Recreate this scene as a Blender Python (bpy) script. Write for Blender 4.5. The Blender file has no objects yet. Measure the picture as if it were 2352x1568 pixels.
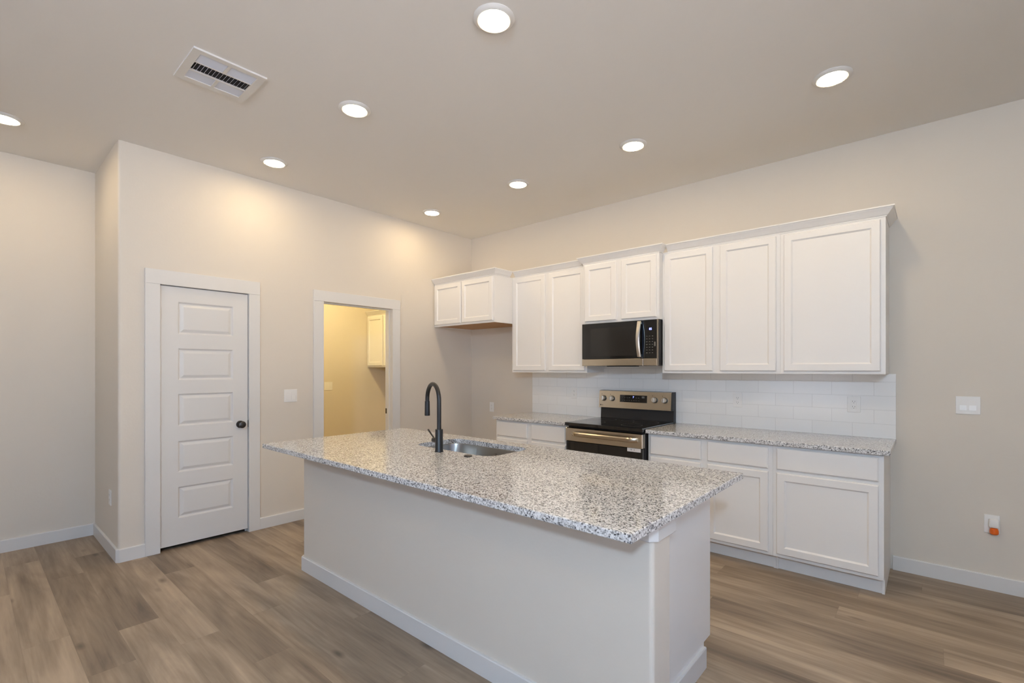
import bpy, bmesh, math, random
from mathutils import Vector, Matrix
random.seed(7)
S = bpy.context.scene
COL = S.collection

# ------------------------------------------------------------------ camera
cam = bpy.data.cameras.new('camera')
cam.sensor_width = 36.0
cam.lens = 16.843
cam.shift_x = -0.00315
cam.shift_y = 0.02714
cam.clip_start = 0.02
camo = bpy.data.objects.new('camera', cam)
COL.objects.link(camo)
camo.location = (4.4591, -4.2905, 1.4046)
camo.rotation_euler = (math.radians(90), 0, math.radians(40.88))
S.camera = camo

# ------------------------------------------------------------------ view + world
S.view_settings.view_transform = 'Standard'
S.view_settings.look = 'None'
S.view_settings.gamma = 1.0
S.view_settings.use_curve_mapping = False
S.view_settings.exposure = 0.06
S.cycles.use_denoising = True
S.cycles.max_bounces = 12
S.cycles.diffuse_bounces = 7
S.cycles.glossy_bounces = 5
S.cycles.transmission_bounces = 6
S.cycles.sample_clamp_indirect = 8.0
S.cycles.caustics_reflective = False
S.cycles.caustics_refractive = False
W = bpy.data.worlds.new('sky'); S.world = W
W.use_nodes = True
bg = W.node_tree.nodes['Background']
bg.inputs[0].default_value = (0.20, 0.42, 1.0, 1)
SKY = 1.2
bg.inputs[1].default_value = SKY
SUN = 41.4
sun = bpy.data.lights.new('sun', 'SUN'); sun.energy = SUN; sun.angle = math.radians(1.0); sun.color = (1.0, 0.89, 0.80)
suno = bpy.data.objects.new('sun', sun); COL.objects.link(suno)
suno.rotation_euler = Vector((0.15, -0.60, -0.80)).to_track_quat('-Z', 'Y').to_euler()
CAN_S = 95.4          # emission of every recessed lamp lens
CAN_COL = (1.0, 0.765, 0.45)
LAUNDRY_S = 675.0
LAUNDRY_COL = (1.0, 0.78, 0.355)
FILL_S = 600.0         # emission of the unseen fill globe added behind the camera
FILL_COL = (0.54, 0.745, 1.0)

H = 3.0737
XR, YB = 7.0, -7.7     # extent of the great room behind the camera
XL = -0.92             # plane of the far left wall
YJ = -3.547            # plane of the wall return
XN = -1.885            # far wall of the laundry

# windows behind the camera (x0, x1, z0, z1) on the back wall, (y0, y1, z0, z1) on the right-hand end wall
BACK_WIN = [(1.6, 3.4, 0.6, 2.4), (4.2, 6.0, 0.6, 2.4)]
END_WIN = [(-6.4, -2.4, 0.03, 2.45)]
def portal(name, loc, rot, sx, sy):
    l = bpy.data.lights.new(name, 'AREA'); l.shape = 'RECTANGLE'; l.size = sx; l.size_y = sy
    l.cycles.is_portal = True
    o = bpy.data.objects.new(name, l); COL.objects.link(o); o.location = loc; o.rotation_euler = rot
for (a, b, c, d) in BACK_WIN:
    portal('window_portal', ((a+b)/2, YB-0.13, (c+d)/2), (math.radians(90), 0, 0), b-a, d-c)
for (a, b, c, d) in END_WIN:
    portal('window_portal', (XR+0.13, (a+b)/2, (c+d)/2), (math.radians(90), 0, math.radians(90)), b-a, d-c)

# ------------------------------------------------------------------ materials
def nt(name):
    m = bpy.data.materials.new(name); m.use_nodes = True
    n = m.node_tree.nodes; l = m.node_tree.links
    return m, n, l, n['Principled BSDF']
def N(n, t, **kw):
    x = n.new(t)
    for k, v in kw.items(): setattr(x, k, v)
    return x
def paint(name, col, rough=0.5, bump=0.0, scale=60, spec=0.5, coat=0.0):
    m, n, l, b = nt(name)
    b.inputs['Base Color'].default_value = (*col, 1)
    b.inputs['Roughness'].default_value = rough
    b.inputs['Specular IOR Level'].default_value = spec
    b.inputs['Coat Weight'].default_value = coat
    if bump:
        g = N(n, 'ShaderNodeNewGeometry')
        t = N(n, 'ShaderNodeTexNoise'); t.inputs['Scale'].default_value = scale; t.inputs['Detail'].default_value = 3
        bp = N(n, 'ShaderNodeBump'); bp.inputs['Strength'].default_value = bump; bp.inputs['Distance'].default_value = 0.002
        l.new(g.outputs['Position'], t.inputs['Vector']); l.new(t.outputs['Fac'], bp.inputs['Height'])
        l.new(bp.outputs['Normal'], b.inputs['Normal'])
    return m
def metal(name, col, rough=0.3, aniso=0.0, brush=None):
    m, n, l, b = nt(name)
    b.inputs['Base Color'].default_value = (*col, 1)
    b.inputs['Metallic'].default_value = 1
    b.inputs['Roughness'].default_value = rough
    if aniso:
        b.inputs['Anisotropic'].default_value = aniso
        tv = N(n, 'ShaderNodeCombineXYZ'); tv.inputs[2].default_value = 1.0
        l.new(tv.outputs[0], b.inputs['Tangent'])
    if brush:
        g = N(n, 'ShaderNodeNewGeometry')
        mp = N(n, 'ShaderNodeMapping'); mp.inputs['Scale'].default_value = brush
        t = N(n, 'ShaderNodeTexNoise'); t.inputs['Scale'].default_value = 1.0; t.inputs['Detail'].default_value = 2
        mr = N(n, 'ShaderNodeMapRange')
        mr.inputs['To Min'].default_value = rough*0.75; mr.inputs['To Max'].default_value = rough*1.35
        bp = N(n, 'ShaderNodeBump'); bp.inputs['Strength'].default_value = 0.06; bp.inputs['Distance'].default_value = 0.001
        l.new(g.outputs['Position'], mp.inputs['Vector']); l.new(mp.outputs[0], t.inputs['Vector'])
        l.new(t.outputs['Fac'], mr.inputs['Value']); l.new(mr.outputs[0], b.inputs['Roughness'])
        l.new(t.outputs['Fac'], bp.inputs['Height']); l.new(bp.outputs['Normal'], b.inputs['Normal'])
    return m
def emis(name, col, s):
    m, n, l, b = nt(name)
    b.inputs['Base Color'].default_value = (*col, 1)
    b.inputs['Emission Color'].default_value = (*col, 1)
    b.inputs['Emission Strength'].default_value = s
    return m

M_WALL = paint('wall_paint', (0.68, 0.625, 0.55), 0.62, 0.25, 55, 0.35)
M_CEIL = paint('ceiling_paint', (0.78, 0.765, 0.745), 0.75, 0.25, 45, 0.25)
M_TRIM = paint('trim_paint', (0.69, 0.68, 0.665), 0.36)
M_CAB = paint('cabinet_paint', (0.80, 0.785, 0.765), 0.36)
M_PLATE = paint('plate_plastic', (0.80, 0.79, 0.77), 0.3)
M_SLOT = paint('slot_dark', (0.16, 0.155, 0.15), 0.6)
M_BRONZE = paint('dark_bronze', (0.022, 0.017, 0.014), 0.34, spec=0.6)
M_BLACK = paint('matte_black', (0.012, 0.012, 0.013), 0.38, spec=0.5)
M_BLKPL = paint('black_plastic', (0.016, 0.015, 0.015), 0.45)
M_GLASSB = paint('black_glass', (0.006, 0.006, 0.006), 0.05, spec=0.75)
M_GLASSG = paint('smoked_glass', (0.015, 0.013, 0.011), 0.12, spec=0.8)
M_STEEL = metal('stainless_steel', (0.62, 0.55, 0.45), 0.24, aniso=0.8)
M_SINK = metal('sink_steel', (0.40, 0.385, 0.36), 0.30, brush=(6, 900, 6))
M_CHROME = metal('bright_steel', (0.72, 0.69, 0.64), 0.30)
M_WOOD = paint('raw_birch_ply', (0.50, 0.27, 0.11), 0.6)
M_AMBER = paint('amber_oil', (0.75, 0.13, 0.01), 0.12)
M_BLUE = emis('blue_digits', (0.22, 0.25, 1.0), 5.0)
M_GREYPRINT = paint('grey_print', (0.16, 0.15, 0.14), 0.5)
M_RING = paint('burner_print', (0.03, 0.03, 0.03), 0.3)
M_DARKPRINT = paint('dark_print', (0.07, 0.06, 0.05), 0.5)
M_STICKER = paint('white_label_paper', (0.72, 0.70, 0.68), 0.5)
M_LENS = emis('lamp_lens', CAN_COL, CAN_S)
M_FILL = emis('fill_globe_glow', FILL_COL, FILL_S)
M_LENS_WARM = emis('warm_lamp_lens', LAUNDRY_COL, LAUNDRY_S)
M_VENT = paint('vent_enamel', (0.66, 0.70, 0.80), 0.4)
M_DUCT = paint('duct_dark', (0.02, 0.02, 0.022), 0.8)
M_GROUND = paint('outside_concrete', (0.55, 0.55, 0.55), 0.9)
M_RUBBER = paint('gasket', (0.03, 0.03, 0.03), 0.6)

def mk_glass():
    m, n, l, b = nt('window_glass')
    b.inputs['Base Color'].default_value = (1, 1, 1, 1)
    b.inputs['Roughness'].default_value = 0.0
    b.inputs['IOR'].default_value = 1.0
    b.inputs['Specular IOR Level'].default_value = 0.5
    out = n['Material Output']
    tr = N(n, 'ShaderNodeBsdfTransparent'); gl = N(n, 'ShaderNodeBsdfGlossy'); gl.inputs['Roughness'].default_value = 0.02
    mx = N(n, 'ShaderNodeMixShader'); fr = N(n, 'ShaderNodeFresnel'); fr.inputs['IOR'].default_value = 1.45
    l.new(fr.outputs[0], mx.inputs[0]); l.new(tr.outputs[0], mx.inputs[1]); l.new(gl.outputs[0], mx.inputs[2])
    l.new(mx.outputs[0], out.inputs['Surface'])
    return m
M_GLASS = mk_glass()

def mk_granite():
    m, n, l, b = nt('granite')
    g = N(n, 'ShaderNodeNewGeometry')
    mp = N(n, 'ShaderNodeMapping'); l.new(g.outputs['Position'], mp.inputs['Vector'])
    # broad grey blotches on a near-white ground
    v1 = N(n, 'ShaderNodeTexVoronoi'); v1.inputs['Scale'].default_value = 185
    n0 = N(n, 'ShaderNodeTexNoise'); n0.inputs['Scale'].default_value = 110; n0.inputs['Detail'].default_value = 4
    wv = N(n, 'ShaderNodeVectorMath', operation='MULTIPLY_ADD')
    wv.inputs[1].default_value = (0.012, 0.012, 0.012)
    l.new(n0.outputs['Color'], wv.inputs[0]); l.new(mp.outputs[0], wv.inputs[2])
    l.new(wv.outputs[0], v1.inputs['Vector'])
    r1 = N(n, 'ShaderNodeValToRGB')
    e = r1.color_ramp.elements
    e[0].position = 0.0; e[0].color = (0.030, 0.028, 0.032, 1)
    e[1].position = 1.0; e[1].color = (0.80, 0.80, 0.80, 1)
    for p, c in ((0.06, (0.035, 0.034, 0.04, 1)), (0.09, (0.20, 0.20, 0.205, 1)), (0.24, (0.34, 0.335, 0.335, 1)), (0.29, (0.53, 0.53, 0.535, 1)), (0.60, (0.63, 0.63, 0.63, 1)), (0.66, (0.75, 0.755, 0.76, 1))):
        x = e.new(p); x.color = c
    r1.color_ramp.interpolation = 'LINEAR'
    sp = N(n, 'ShaderNodeSeparateColor'); l.new(v1.outputs['Color'], sp.inputs[0])
    l.new(sp.outputs[0], r1.inputs[0])
    # finer black mica specks
    v2 = N(n, 'ShaderNodeTexVoronoi'); v2.inputs['Scale'].default_value = 300
    l.new(wv.outputs[0], v2.inputs['Vector'])
    s2 = N(n, 'ShaderNodeSeparateColor'); l.new(v2.outputs['Color'], s2.inputs[0])
    lt = N(n, 'ShaderNodeMath', operation='LESS_THAN'); lt.inputs[1].default_value = 0.07
    l.new(s2.outputs[1], lt.inputs[0])
    mx = N(n, 'ShaderNodeMix', data_type='RGBA')
    mx.inputs['B'].default_value = (0.05, 0.045, 0.05, 1)
    l.new(lt.outputs[0], mx.inputs['Factor']); l.new(r1.outputs[0], mx.inputs['A'])
    l.new(mx.outputs['Result'], b.inputs['Base Color'])
    b.inputs['Roughness'].default_value = 0.08
    b.inputs['Specular IOR Level'].default_value = 0.55
    return m
M_GRANITE = mk_granite()

def mk_floor():
    m, n, l, b = nt('vinyl_plank')
    g = N(n, 'ShaderNodeNewGeometry')
    s = N(n, 'ShaderNodeSeparateXYZ'); l.new(g.outputs['Position'], s.inputs[0])
    PW, PL = 0.1785, 1.52
    def math_(op, a, bb=None, c=None):
        x = N(n, 'ShaderNodeMath', operation=op)
        for i, v in enumerate((a, bb, c)):
            if v is None: continue
            if isinstance(v, (int, float)): x.inputs[i].default_value = v
            else: l.new(v, x.inputs[i])
        return x.outputs[0]
    y = math_('ADD', s.outputs['Y'], 3.738 + PW*100)
    yr = math_('DIVIDE', y, PW)
    row = math_('FLOOR', yr)
    fy = math_('SUBTRACT', yr, row)
    wn = N(n, 'ShaderNodeTexWhiteNoise', noise_dimensions='1D'); l.new(row, wn.inputs['W'])
    off = math_('MULTIPLY', wn.outputs['Value'], PL)
    xr = math_('DIVIDE', math_('ADD', math_('ADD', s.outputs['X'], off), 50.0), PL)
    cell = math_('FLOOR', xr)
    fx = math_('SUBTRACT', xr, cell)
    cmb = N(n, 'ShaderNodeCombineXYZ'); l.new(row, cmb.inputs[0]); l.new(cell, cmb.inputs[1])
    wp = N(n, 'ShaderNodeTexWhiteNoise', noise_dimensions='3D'); l.new(cmb.outputs[0], wp.inputs['Vector'])
    # grain coordinates, shifted per plank
    sh = N(n, 'ShaderNodeVectorMath', operation='SCALE'); sh.inputs['Scale'].default_value = 40
    l.new(wp.outputs['Color'], sh.inputs[0])
    ad = N(n, 'ShaderNodeVectorMath', operation='ADD'); l.new(g.outputs['Position'], ad.inputs[0]); l.new(sh.outputs[0], ad.inputs[1])
    def noise(scale_xyz, sc, det, dist=0.0, rough=0.55):
        mp = N(n, 'ShaderNodeMapping'); mp.inputs['Scale'].default_value = scale_xyz
        l.new(ad.outputs[0], mp.inputs['Vector'])
        t = N(n, 'ShaderNodeTexNoise'); t.inputs['Scale'].default_value = sc; t.inputs['Detail'].default_value = det
        t.inputs['Distortion'].default_value = dist; t.inputs['Roughness'].default_value = rough
        l.new(mp.outputs[0], t.inputs['Vector']); return t.outputs['Fac']
    broad = noise((0.8, 5.0, 1), 1.5, 4, 0.5)
    fine = noise((3.0, 60, 1), 1.0, 3, 0.3)
    mid = noise((0.8, 20, 1), 1.7, 4, 0.5, 0.6)
    ramp = N(n, 'ShaderNodeValToRGB')
    e = ramp.color_ramp.elements
    e[0].position = 0.20; e[0].color = (0.140, 0.103, 0.074, 1)
    e[1].position = 0.80; e[1].color = (0.46, 0.36, 0.262, 1)
    x = e.new(0.5); x.color = (0.285, 0.217, 0.155, 1)
    v = math_('MULTIPLY_ADD', wp.outputs['Value'], 0.20, 0.40)
    v = math_('ADD', v, math_('MULTIPLY', math_('SUBTRACT', broad, 0.5), 1.0))
    v = math_('ADD', v, math_('MULTIPLY', math_('SUBTRACT', mid, 0.5), 0.38))
    v = math_('ADD', v, math_('MULTIPLY', math_('SUBTRACT', fine, 0.5), 0.18))
    l.new(v, ramp.inputs[0])
    # small dark knots
    mk = N(n, 'ShaderNodeMapping'); mk.inputs['Scale'].default_value = (1.6, 4.0, 1); l.new(ad.outputs[0], mk.inputs['Vector'])
    vk = N(n, 'ShaderNodeTexVoronoi'); vk.inputs['Scale'].default_value = 1.0; l.new(mk.outputs[0], vk.inputs['Vector'])
    kn = N(n, 'ShaderNodeMapRange'); kn.inputs['From Min'].default_value = 0.02; kn.inputs['From Max'].default_value = 0.10
    kn.inputs['To Min'].default_value = 0.45; kn.inputs['To Max'].default_value = 1.0
    l.new(vk.outputs['Distance'], kn.inputs['Value'])
    # seams
    ey = math_('MINIMUM', fy, math_('SUBTRACT', 1.0, fy))
    ex = math_('MINIMUM', fx, math_('SUBTRACT', 1.0, fx))
    sy = math_('GREATER_THAN', ey, 0.006)
    sx = math_('GREATER_THAN', ex, 0.0009)
    seam = math_('MULTIPLY', sx, sy)
    sm = math_('MULTIPLY_ADD', seam, 0.12, 0.88)
    tot = math_('MULTIPLY', sm, kn.outputs[0])
    mx = N(n, 'ShaderNodeVectorMath', operation='SCALE')
    l.new(ramp.outputs[0], mx.inputs[0]); l.new(tot, mx.inputs['Scale'])
    l.new(mx.outputs[0], b.inputs['Base Color'])
    b.inputs['Roughness'].default_value = 0.48
    b.inputs['Specular IOR Level'].default_value = 0.4
    bp = N(n, 'ShaderNodeBump'); bp.inputs['Strength'].default_value = 0.15; bp.inputs['Distance'].default_value = 0.001
    hh = math_('ADD', math_('MULTIPLY', fine, 0.4), seam)
    l.new(hh, bp.inputs['Height']); l.new(bp.outputs['Normal'], b.inputs['Normal'])
    return m
M_FLOOR = mk_floor()

def mk_tile():
    m, n, l, b = nt('subway_tile')
    g = N(n, 'ShaderNodeNewGeometry')
    s = N(n, 'ShaderNodeSeparateXYZ'); l.new(g.outputs['Position'], s.inputs[0])
    cx = N(n, 'ShaderNodeMath', operation='ADD'); cx.inputs[1].default_value = 10.16 - 3.138 - 0.0015
    cz = N(n, 'ShaderNodeMath', operation='ADD'); cz.inputs[1].default_value = -0.914
    l.new(s.outputs['X'], cx.inputs[0]); l.new(s.outputs['Z'], cz.inputs[0])
    c = N(n, 'ShaderNodeCombineXYZ'); l.new(cx.outputs[0], c.inputs[0]); l.new(cz.outputs[0], c.inputs[1])
    br = N(n, 'ShaderNodeTexBrick')
    br.offset = 0.5; br.offset_frequency = 2
    br.inputs['Scale'].default_value = 1.0
    br.inputs['Brick Width'].default_value = 0.254
    br.inputs['Row Height'].default_value = 0.1
    br.inputs['Mortar Size'].default_value = 0.0013
    br.inputs['Mortar Smooth'].default_value = 0.2
    br.inputs['Color1'].default_value = (0.82, 0.82, 0.81, 1)
    br.inputs['Color2'].default_value = (0.84, 0.84, 0.83, 1)
    br.inputs['Mortar'].default_value = (0.67, 0.665, 0.655, 1)
    l.new(c.outputs[0], br.inputs['Vector'])
    l.new(br.outputs['Color'], b.inputs['Base Color'])
    b.inputs['Roughness'].default_value = 0.16
    inv = N(n, 'ShaderNodeMath', operation='SUBTRACT'); inv.inputs[0].default_value = 1.0
    l.new(br.outputs['Fac'], inv.inputs[1])
    bp = N(n, 'ShaderNodeBump'); bp.inputs['Strength'].default_value = 0.5; bp.inputs['Distance'].default_value = 0.001
    l.new(inv.outputs[0], bp.inputs['Height']); l.new(bp.outputs['Normal'], b.inputs['Normal'])
    return m
M_TILE = mk_tile()

# ------------------------------------------------------------------ mesh helpers
def box(bm, x0, x1, y0, y1, z0, z1, bev=0.0, seg=1):
    vs = [bm.verts.new((x, y, z)) for x in (x0, x1) for y in (y0, y1) for z in (z0, z1)]
    f = [(0, 1, 3, 2), (4, 6, 7, 5), (0, 4, 5, 1), (2, 3, 7, 6), (0, 2, 6, 4), (1, 5, 7, 3)]
    fs = [bm.faces.new([vs[i] for i in q]) for q in f]
    if bev:
        es = list({e for q in fs for e in q.edges})
        bmesh.ops.bevel(bm, geom=es, offset=bev, segments=seg, profile=0.5, affect='EDGES')
    return vs
def prism(bm, pts, z0, z1):
    """vertical prism over a plan polygon"""
    a = [bm.verts.new((x, y, z0)) for x, y in pts]; b = [bm.verts.new((x, y, z1)) for x, y in pts]
    n = len(pts)
    bm.faces.new(a[::-1]); bm.faces.new(b)
    for i in range(n): bm.faces.new((a[i], a[(i+1) % n], b[(i+1) % n], b[i]))
def prism_axis(bm, pts, axis, a0, a1):
    """prism of a 2-D outline (u,v) along an axis: 'x' -> (y,z), 'y' -> (x,z)"""
    def P(u, v, t):
        return (t, u, v) if axis == 'x' else (u, t, v)
    a = [bm.verts.new(P(u, v, a0)) for u, v in pts]; b = [bm.verts.new(P(u, v, a1)) for u, v in pts]
    n = len(pts)
    bm.faces.new(a[::-1]); bm.faces.new(b)
    for i in range(n): bm.faces.new((a[i], a[(i+1) % n], b[(i+1) % n], b[i]))
def lathe(bm, prof, c, axis=(0, 0, 1), seg=32):
    """revolve (r, h) around an axis through c"""
    ax = Vector(axis).normalized(); up = Vector((0, 0, 1)) if abs(ax.z) < 0.9 else Vector((1, 0, 0))
    u = ax.cross(up).normalized(); v = ax.cross(u)
    rings = []
    for r, h in prof:
        if r < 1e-6: rings.append([bm.verts.new(Vector(c) + ax*h)])
        else: rings.append([bm.verts.new(Vector(c) + ax*h + (u*math.cos(t)+v*math.sin(t))*r) for t in [2*math.pi*i/seg for i in range(seg)]])
    for A, B in zip(rings, rings[1:]):
        for i in range(seg):
            j = (i+1) % seg
            if len(A) == 1 and len(B) == 1: continue
            if len(A) == 1: bm.faces.new((A[0], B[j], B[i]))
            elif len(B) == 1: bm.faces.new((A[i], A[j], B[0]))
            else: bm.faces.new((A[i], A[j], B[j], B[i]))
    for R, fl in ((rings[0], 1), (rings[-1], 0)):
        if len(R) > 1:
            bm.faces.new(R[::-1] if fl else R)
def tube(bm, path, rad, seg=16, cap=True):
    """tube along points; rad number or list"""
    pts = [Vector(p) for p in path]; n = len(pts)
    rads = rad if isinstance(rad, (list, tuple)) else [rad]*n
    ref = None; rings = []
    for i, p in enumerate(pts):
        t = (pts[min(i+1, n-1)] - pts[max(i-1, 0)]).normalized()
        if ref is None:
            ref = t.cross(Vector((0, 0, 1)))
            if ref.length < 0.1: ref = t.cross(Vector((0, 1, 0)))
            ref.normalize()
        else:
            ref = (ref - t*ref.dot(t)).normalized()
        w = t.cross(ref)
        rings.append([bm.verts.new(p + (ref*math.cos(a)+w*math.sin(a))*rads[i]) for a in [2*math.pi*k/seg for k in range(seg)]])
    for A, B in zip(rings, rings[1:]):
        for i in range(seg):
            j = (i+1) % seg; bm.faces.new((A[i], A[j], B[j], B[i]))
    if cap: bm.faces.new(rings[0][::-1]); bm.faces.new(rings[-1])
def sweep(bm, path, prof, closed_ends=True):
    """sweep profile (out, z) along a plan path; 'out' is to the right of travel, corners mitred"""
    P = [Vector(p) for p in path]; n = len(P)
    nr = []
    for i in range(n-1):
        d = (P[i+1]-P[i]).normalized(); nr.append(Vector((d.y, -d.x)))
    mit = []
    for i in range(n):
        if i == 0: mit.append(nr[0])
        elif i == n-1: mit.append(nr[-1])
        else: mit.append((nr[i-1]+nr[i])/(1+nr[i-1].dot(nr[i])))
    rings = [[bm.verts.new((P[i].x+mit[i].x*o, P[i].y+mit[i].y*o, z)) for o, z in prof] for i in range(n)]
    k = len(prof)
    for A, B in zip(rings, rings[1:]):
        for i in range(k):
            j = (i+1) % k; bm.faces.new((A[i], A[j], B[j], B[i]))
    if closed_ends: bm.faces.new(rings[0][::-1]); bm.faces.new(rings[-1])
def rings_face(bm, rings):
    """nested rectangles [(x0,x1,z0,z1,y)...] joined, last one filled; front faces -y"""
    R = [[bm.verts.new((x, y, z)) for x, z in ((a, c), (b, c), (b, d), (a, d))] for a, b, c, d, y in rings]
    for A, B in zip(R, R[1:]):
        for i in range(4):
            j = (i+1) % 4; bm.faces.new((A[i], A[j], B[j], B[i]))
    bm.faces.new(R[-1])
    return R
def make(name, bm, mat, parent=None, smooth=False, label=None, cat=None, group=None, kind=None):
    bmesh.ops.remove_doubles(bm, verts=bm.verts, dist=1e-6)
    bmesh.ops.recalc_face_normals(bm, faces=bm.faces)
    me = bpy.data.meshes.new(name); bm.to_mesh(me); bm.free()
    if smooth:
        for p in me.polygons: p.use_smooth = True
        try: me.set_sharp_from_angle(angle=math.radians(35))
        except Exception: pass
    me.materials.append(mat)
    o = bpy.data.objects.new(name, me); COL.objects.link(o)
    if parent is not None:
        o.parent = parent
        o.matrix_parent_inverse = Matrix.Identity(4)
        w = Vector((0, 0, 0)); p = parent
        T = world_of(parent)
        o.matrix_basis = T.inverted()
    tag(o, label, cat, group, kind)
    return o
def world_of(o):
    M = o.matrix_basis.copy()
    while o.parent is not None:
        o = o.parent; M = o.matrix_basis @ M
    return M
def tag(o, label=None, cat=None, group=None, kind=None):
    if label: o['label'] = label
    if cat: o['category'] = cat
    if group: o['group'] = group
    if kind: o['kind'] = kind
def thing(name, loc, label, cat, group=None, kind=None):
    o = bpy.data.objects.new(name, None); COL.objects.link(o); o.location = loc
    o.empty_display_size = 0.05
    tag(o, label, cat, group, kind); return o
NB = bmesh.new
def boxes(name, lst, mat, parent=None, bev=0.0, **kw):
    bm = NB()
    for b in lst: box(bm, *b, bev=bev)
    return make(name, bm, mat, parent, **kw)
def text_mesh(name, s, size, mat, parent, loc, rot, extrude=0.0004):
    cu = bpy.data.curves.new(name, 'FONT'); cu.body = s; cu.size = size; cu.extrude = extrude
    cu.align_x = 'CENTER'; cu.align_y = 'CENTER'
    t = bpy.data.objects.new(name, cu); COL.objects.link(t)
    bpy.context.view_layer.update()
    me = bpy.data.meshes.new_from_object(t.evaluated_get(bpy.context.evaluated_depsgraph_get()))
    bpy.data.objects.remove(t)
    me.name = name; me.materials.clear(); me.materials.append(mat)
    from mathutils import Euler
    me.transform(Matrix.Translation(loc) @ Euler(rot).to_matrix().to_4x4())
    o = bpy.data.objects.new(name, me); COL.objects.link(o)
    o.parent = parent; o.matrix_basis = world_of(parent).inverted()
    return o
ST = 'structure'

# ------------------------------------------------------------------ room shell
boxes('floor', [(-2.1, XR+0.12, YB-0.12, 0.12, -0.1, 0.0)], M_FLOOR, kind=ST)
boxes('ceiling', [(-2.1, XR+0.12, YB-0.12, 0.12, H, H+0.12)], M_CEIL, kind=ST)
boxes('wall_right', [(XN-0.12, XR+0.12, 0.0, 0.12, 0, H)], M_WALL, kind=ST)
# wall with the two doors (plane x = 0)
D1 = (-3.305, -2.660, 2.062)      # closed closet door, rough opening
D2 = (-2.008, -1.191, 2.077)      # open laundry doorway
def arc(cx, cy, r, a0, a1, n=6):
    return [(cx+r*math.cos(math.radians(a0+(a1-a0)*i/n)), cy+r*math.sin(math.radians(a0+(a1-a0)*i/n))) for i in range(n+1)]
bm = NB()
r = 0.018
prism(bm, [(-0.12, -3.40), (-0.12, YJ)] + arc(-r, YJ+r, r, -90, 0) + [(0, -3.40)], 0, H)
box(bm, -0.12, 0, -3.40, D1[0], 0, H)
box(bm, -0.12, 0, D1[0], D1[1], D1[2], H)
box(bm, -0.12, 0, D1[1], D2[0], 0, H)
box(bm, -0.12, 0, D2[0], D2[1], D2[2], H)
box(bm, -0.12, 0, D2[1], 0, 0, H)
make('wall_left', bm, M_WALL, kind=ST)
boxes('wall_return', [(XL, -0.12, YJ, YJ+0.12, 0, H)], M_WALL, kind=ST)
HALL = (-7.32, -5.97, 2.35)
boxes('wall_far_left', [(XL-0.12, XL, YB, HALL[0], 0, H), (XL-0.12, XL, HALL[0], HALL[1], HALL[2], H), (XL-0.12, XL, HALL[1], -2.5, 0, H)], M_WALL, kind=ST)
# dark hallway opening in the far left wall, behind the camera
boxes('wall_hall', [(-3.4, XL-0.12, HALL[0]-0.1, HALL[0], 0, 2.6), (-3.4, XL-0.12, HALL[1], HALL[1]+0.1, 0, 2.6), (-3.5, -3.4, HALL[0]-0.1, HALL[1]+0.1, 0, 2.6),
                    (-3.4, XL-0.12, HALL[0], HALL[1], 2.5, 2.6)], M_WALL, kind=ST)
boxes('floor_hall', [(-3.4, -2.1, HALL[0], HALL[1], -0.1, 0.0)], M_FLOOR, kind=ST)
boxes('wall_partition', [(XN, -0.12, -2.5, -2.4, 0, H)], M_WALL, kind=ST)
boxes('wall_laundry', [(XN-0.12, XN, -2.5, 0.0, 0, H)], M_WALL, kind=ST)
def wall_with_holes(name, axis, a0, a1, p0, p1, holes):
    bm = NB(); cur = a0
    def B(u0, u1, z0, z1):
        if axis == 'x': box(bm, u0, u1, p0, p1, z0, z1)
        else: box(bm, p0, p1, u0, u1, z0, z1)
    for (u0, u1, z0, z1) in sorted(holes):
        B(cur, u0, 0, H); B(u0, u1, 0, z0); B(u0, u1, z1, H); cur = u1
    B(cur, a1, 0, H)
    return make(name, bm, M_WALL, kind=ST)
wall_with_holes('wall_back', 'x', XL-0.12, XR+0.12, YB-0.12, YB, BACK_WIN)
wall_with_holes('wall_end', 'y', YB, 0.0, XR, XR+0.12, END_WIN)
boxes('ground', [(-20, 30, -40, YB-0.13, -0.25, -0.15), (XR+0.13, 40, YB-0.13, 20, -0.25, -0.15)], M_GROUND, kind=ST)
# windows
for i, (a, b, c, d) in enumerate(BACK_WIN + END_WIN):
    endw = i >= len(BACK_WIN)
    w = thing('window_%d' % (i+1), (((a+b)/2, YB-0.06, c) if not endw else (XR+0.06, (a+b)/2, c)), None, None, kind=ST)
    def BX(bm, u0, u1, q0, q1, z0, z1):
        if endw: box(bm, q0, q1, u0, u1, z0, z1)
        else: box(bm, u0, u1, q0, q1, z0, z1)
    q = XR+0.04 if endw else YB-0.08
    bm = NB(); t = 0.05
    BX(bm, a, a+t, q, q+0.04, c, d); BX(bm, b-t, b, q, q+0.04, c, d)
    BX(bm, a+t, b-t, q, q+0.04, c, c+t); BX(bm, a+t, b-t, q, q+0.04, d-t, d)
    BX(bm, (a+b)/2-0.025, (a+b)/2+0.025, q, q+0.04, c+t, d-t)
    make('window_frame', bm, M_TRIM, w)
    bm = NB(); BX(bm, a+t, b-t, q+0.018, q+0.022, c+t, d-t)
    make('window_pane', bm, M_GLASS, w)

# baseboards
BBP = [(0.0, 0.0), (0.014, 0.0), (0.014, 0.092), (0.011, 0.097), (0.0, 0.097)]
def baseboard(name, path):
    bm = NB(); sweep(bm, path, BBP); return make(name, bm, M_TRIM, kind=ST)
c = 0.010
baseboard('baseboard_left', [(XL, YB), (XL, YJ), (-c, YJ), (0, YJ+c), (0, -3.392)])
baseboard('baseboard_middle', [(0, -2.577), (0, -2.093)])
baseboard('baseboard_corner', [(0, -1.106), (0, 0), (1.018, 0)])
baseboard('baseboard_right', [(4.262, 0), (XR, 0), (XR, YB)])
baseboard('baseboard_laundry', [(XN, -2.4), (XN, 0), (-0.12, 0)])

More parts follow.
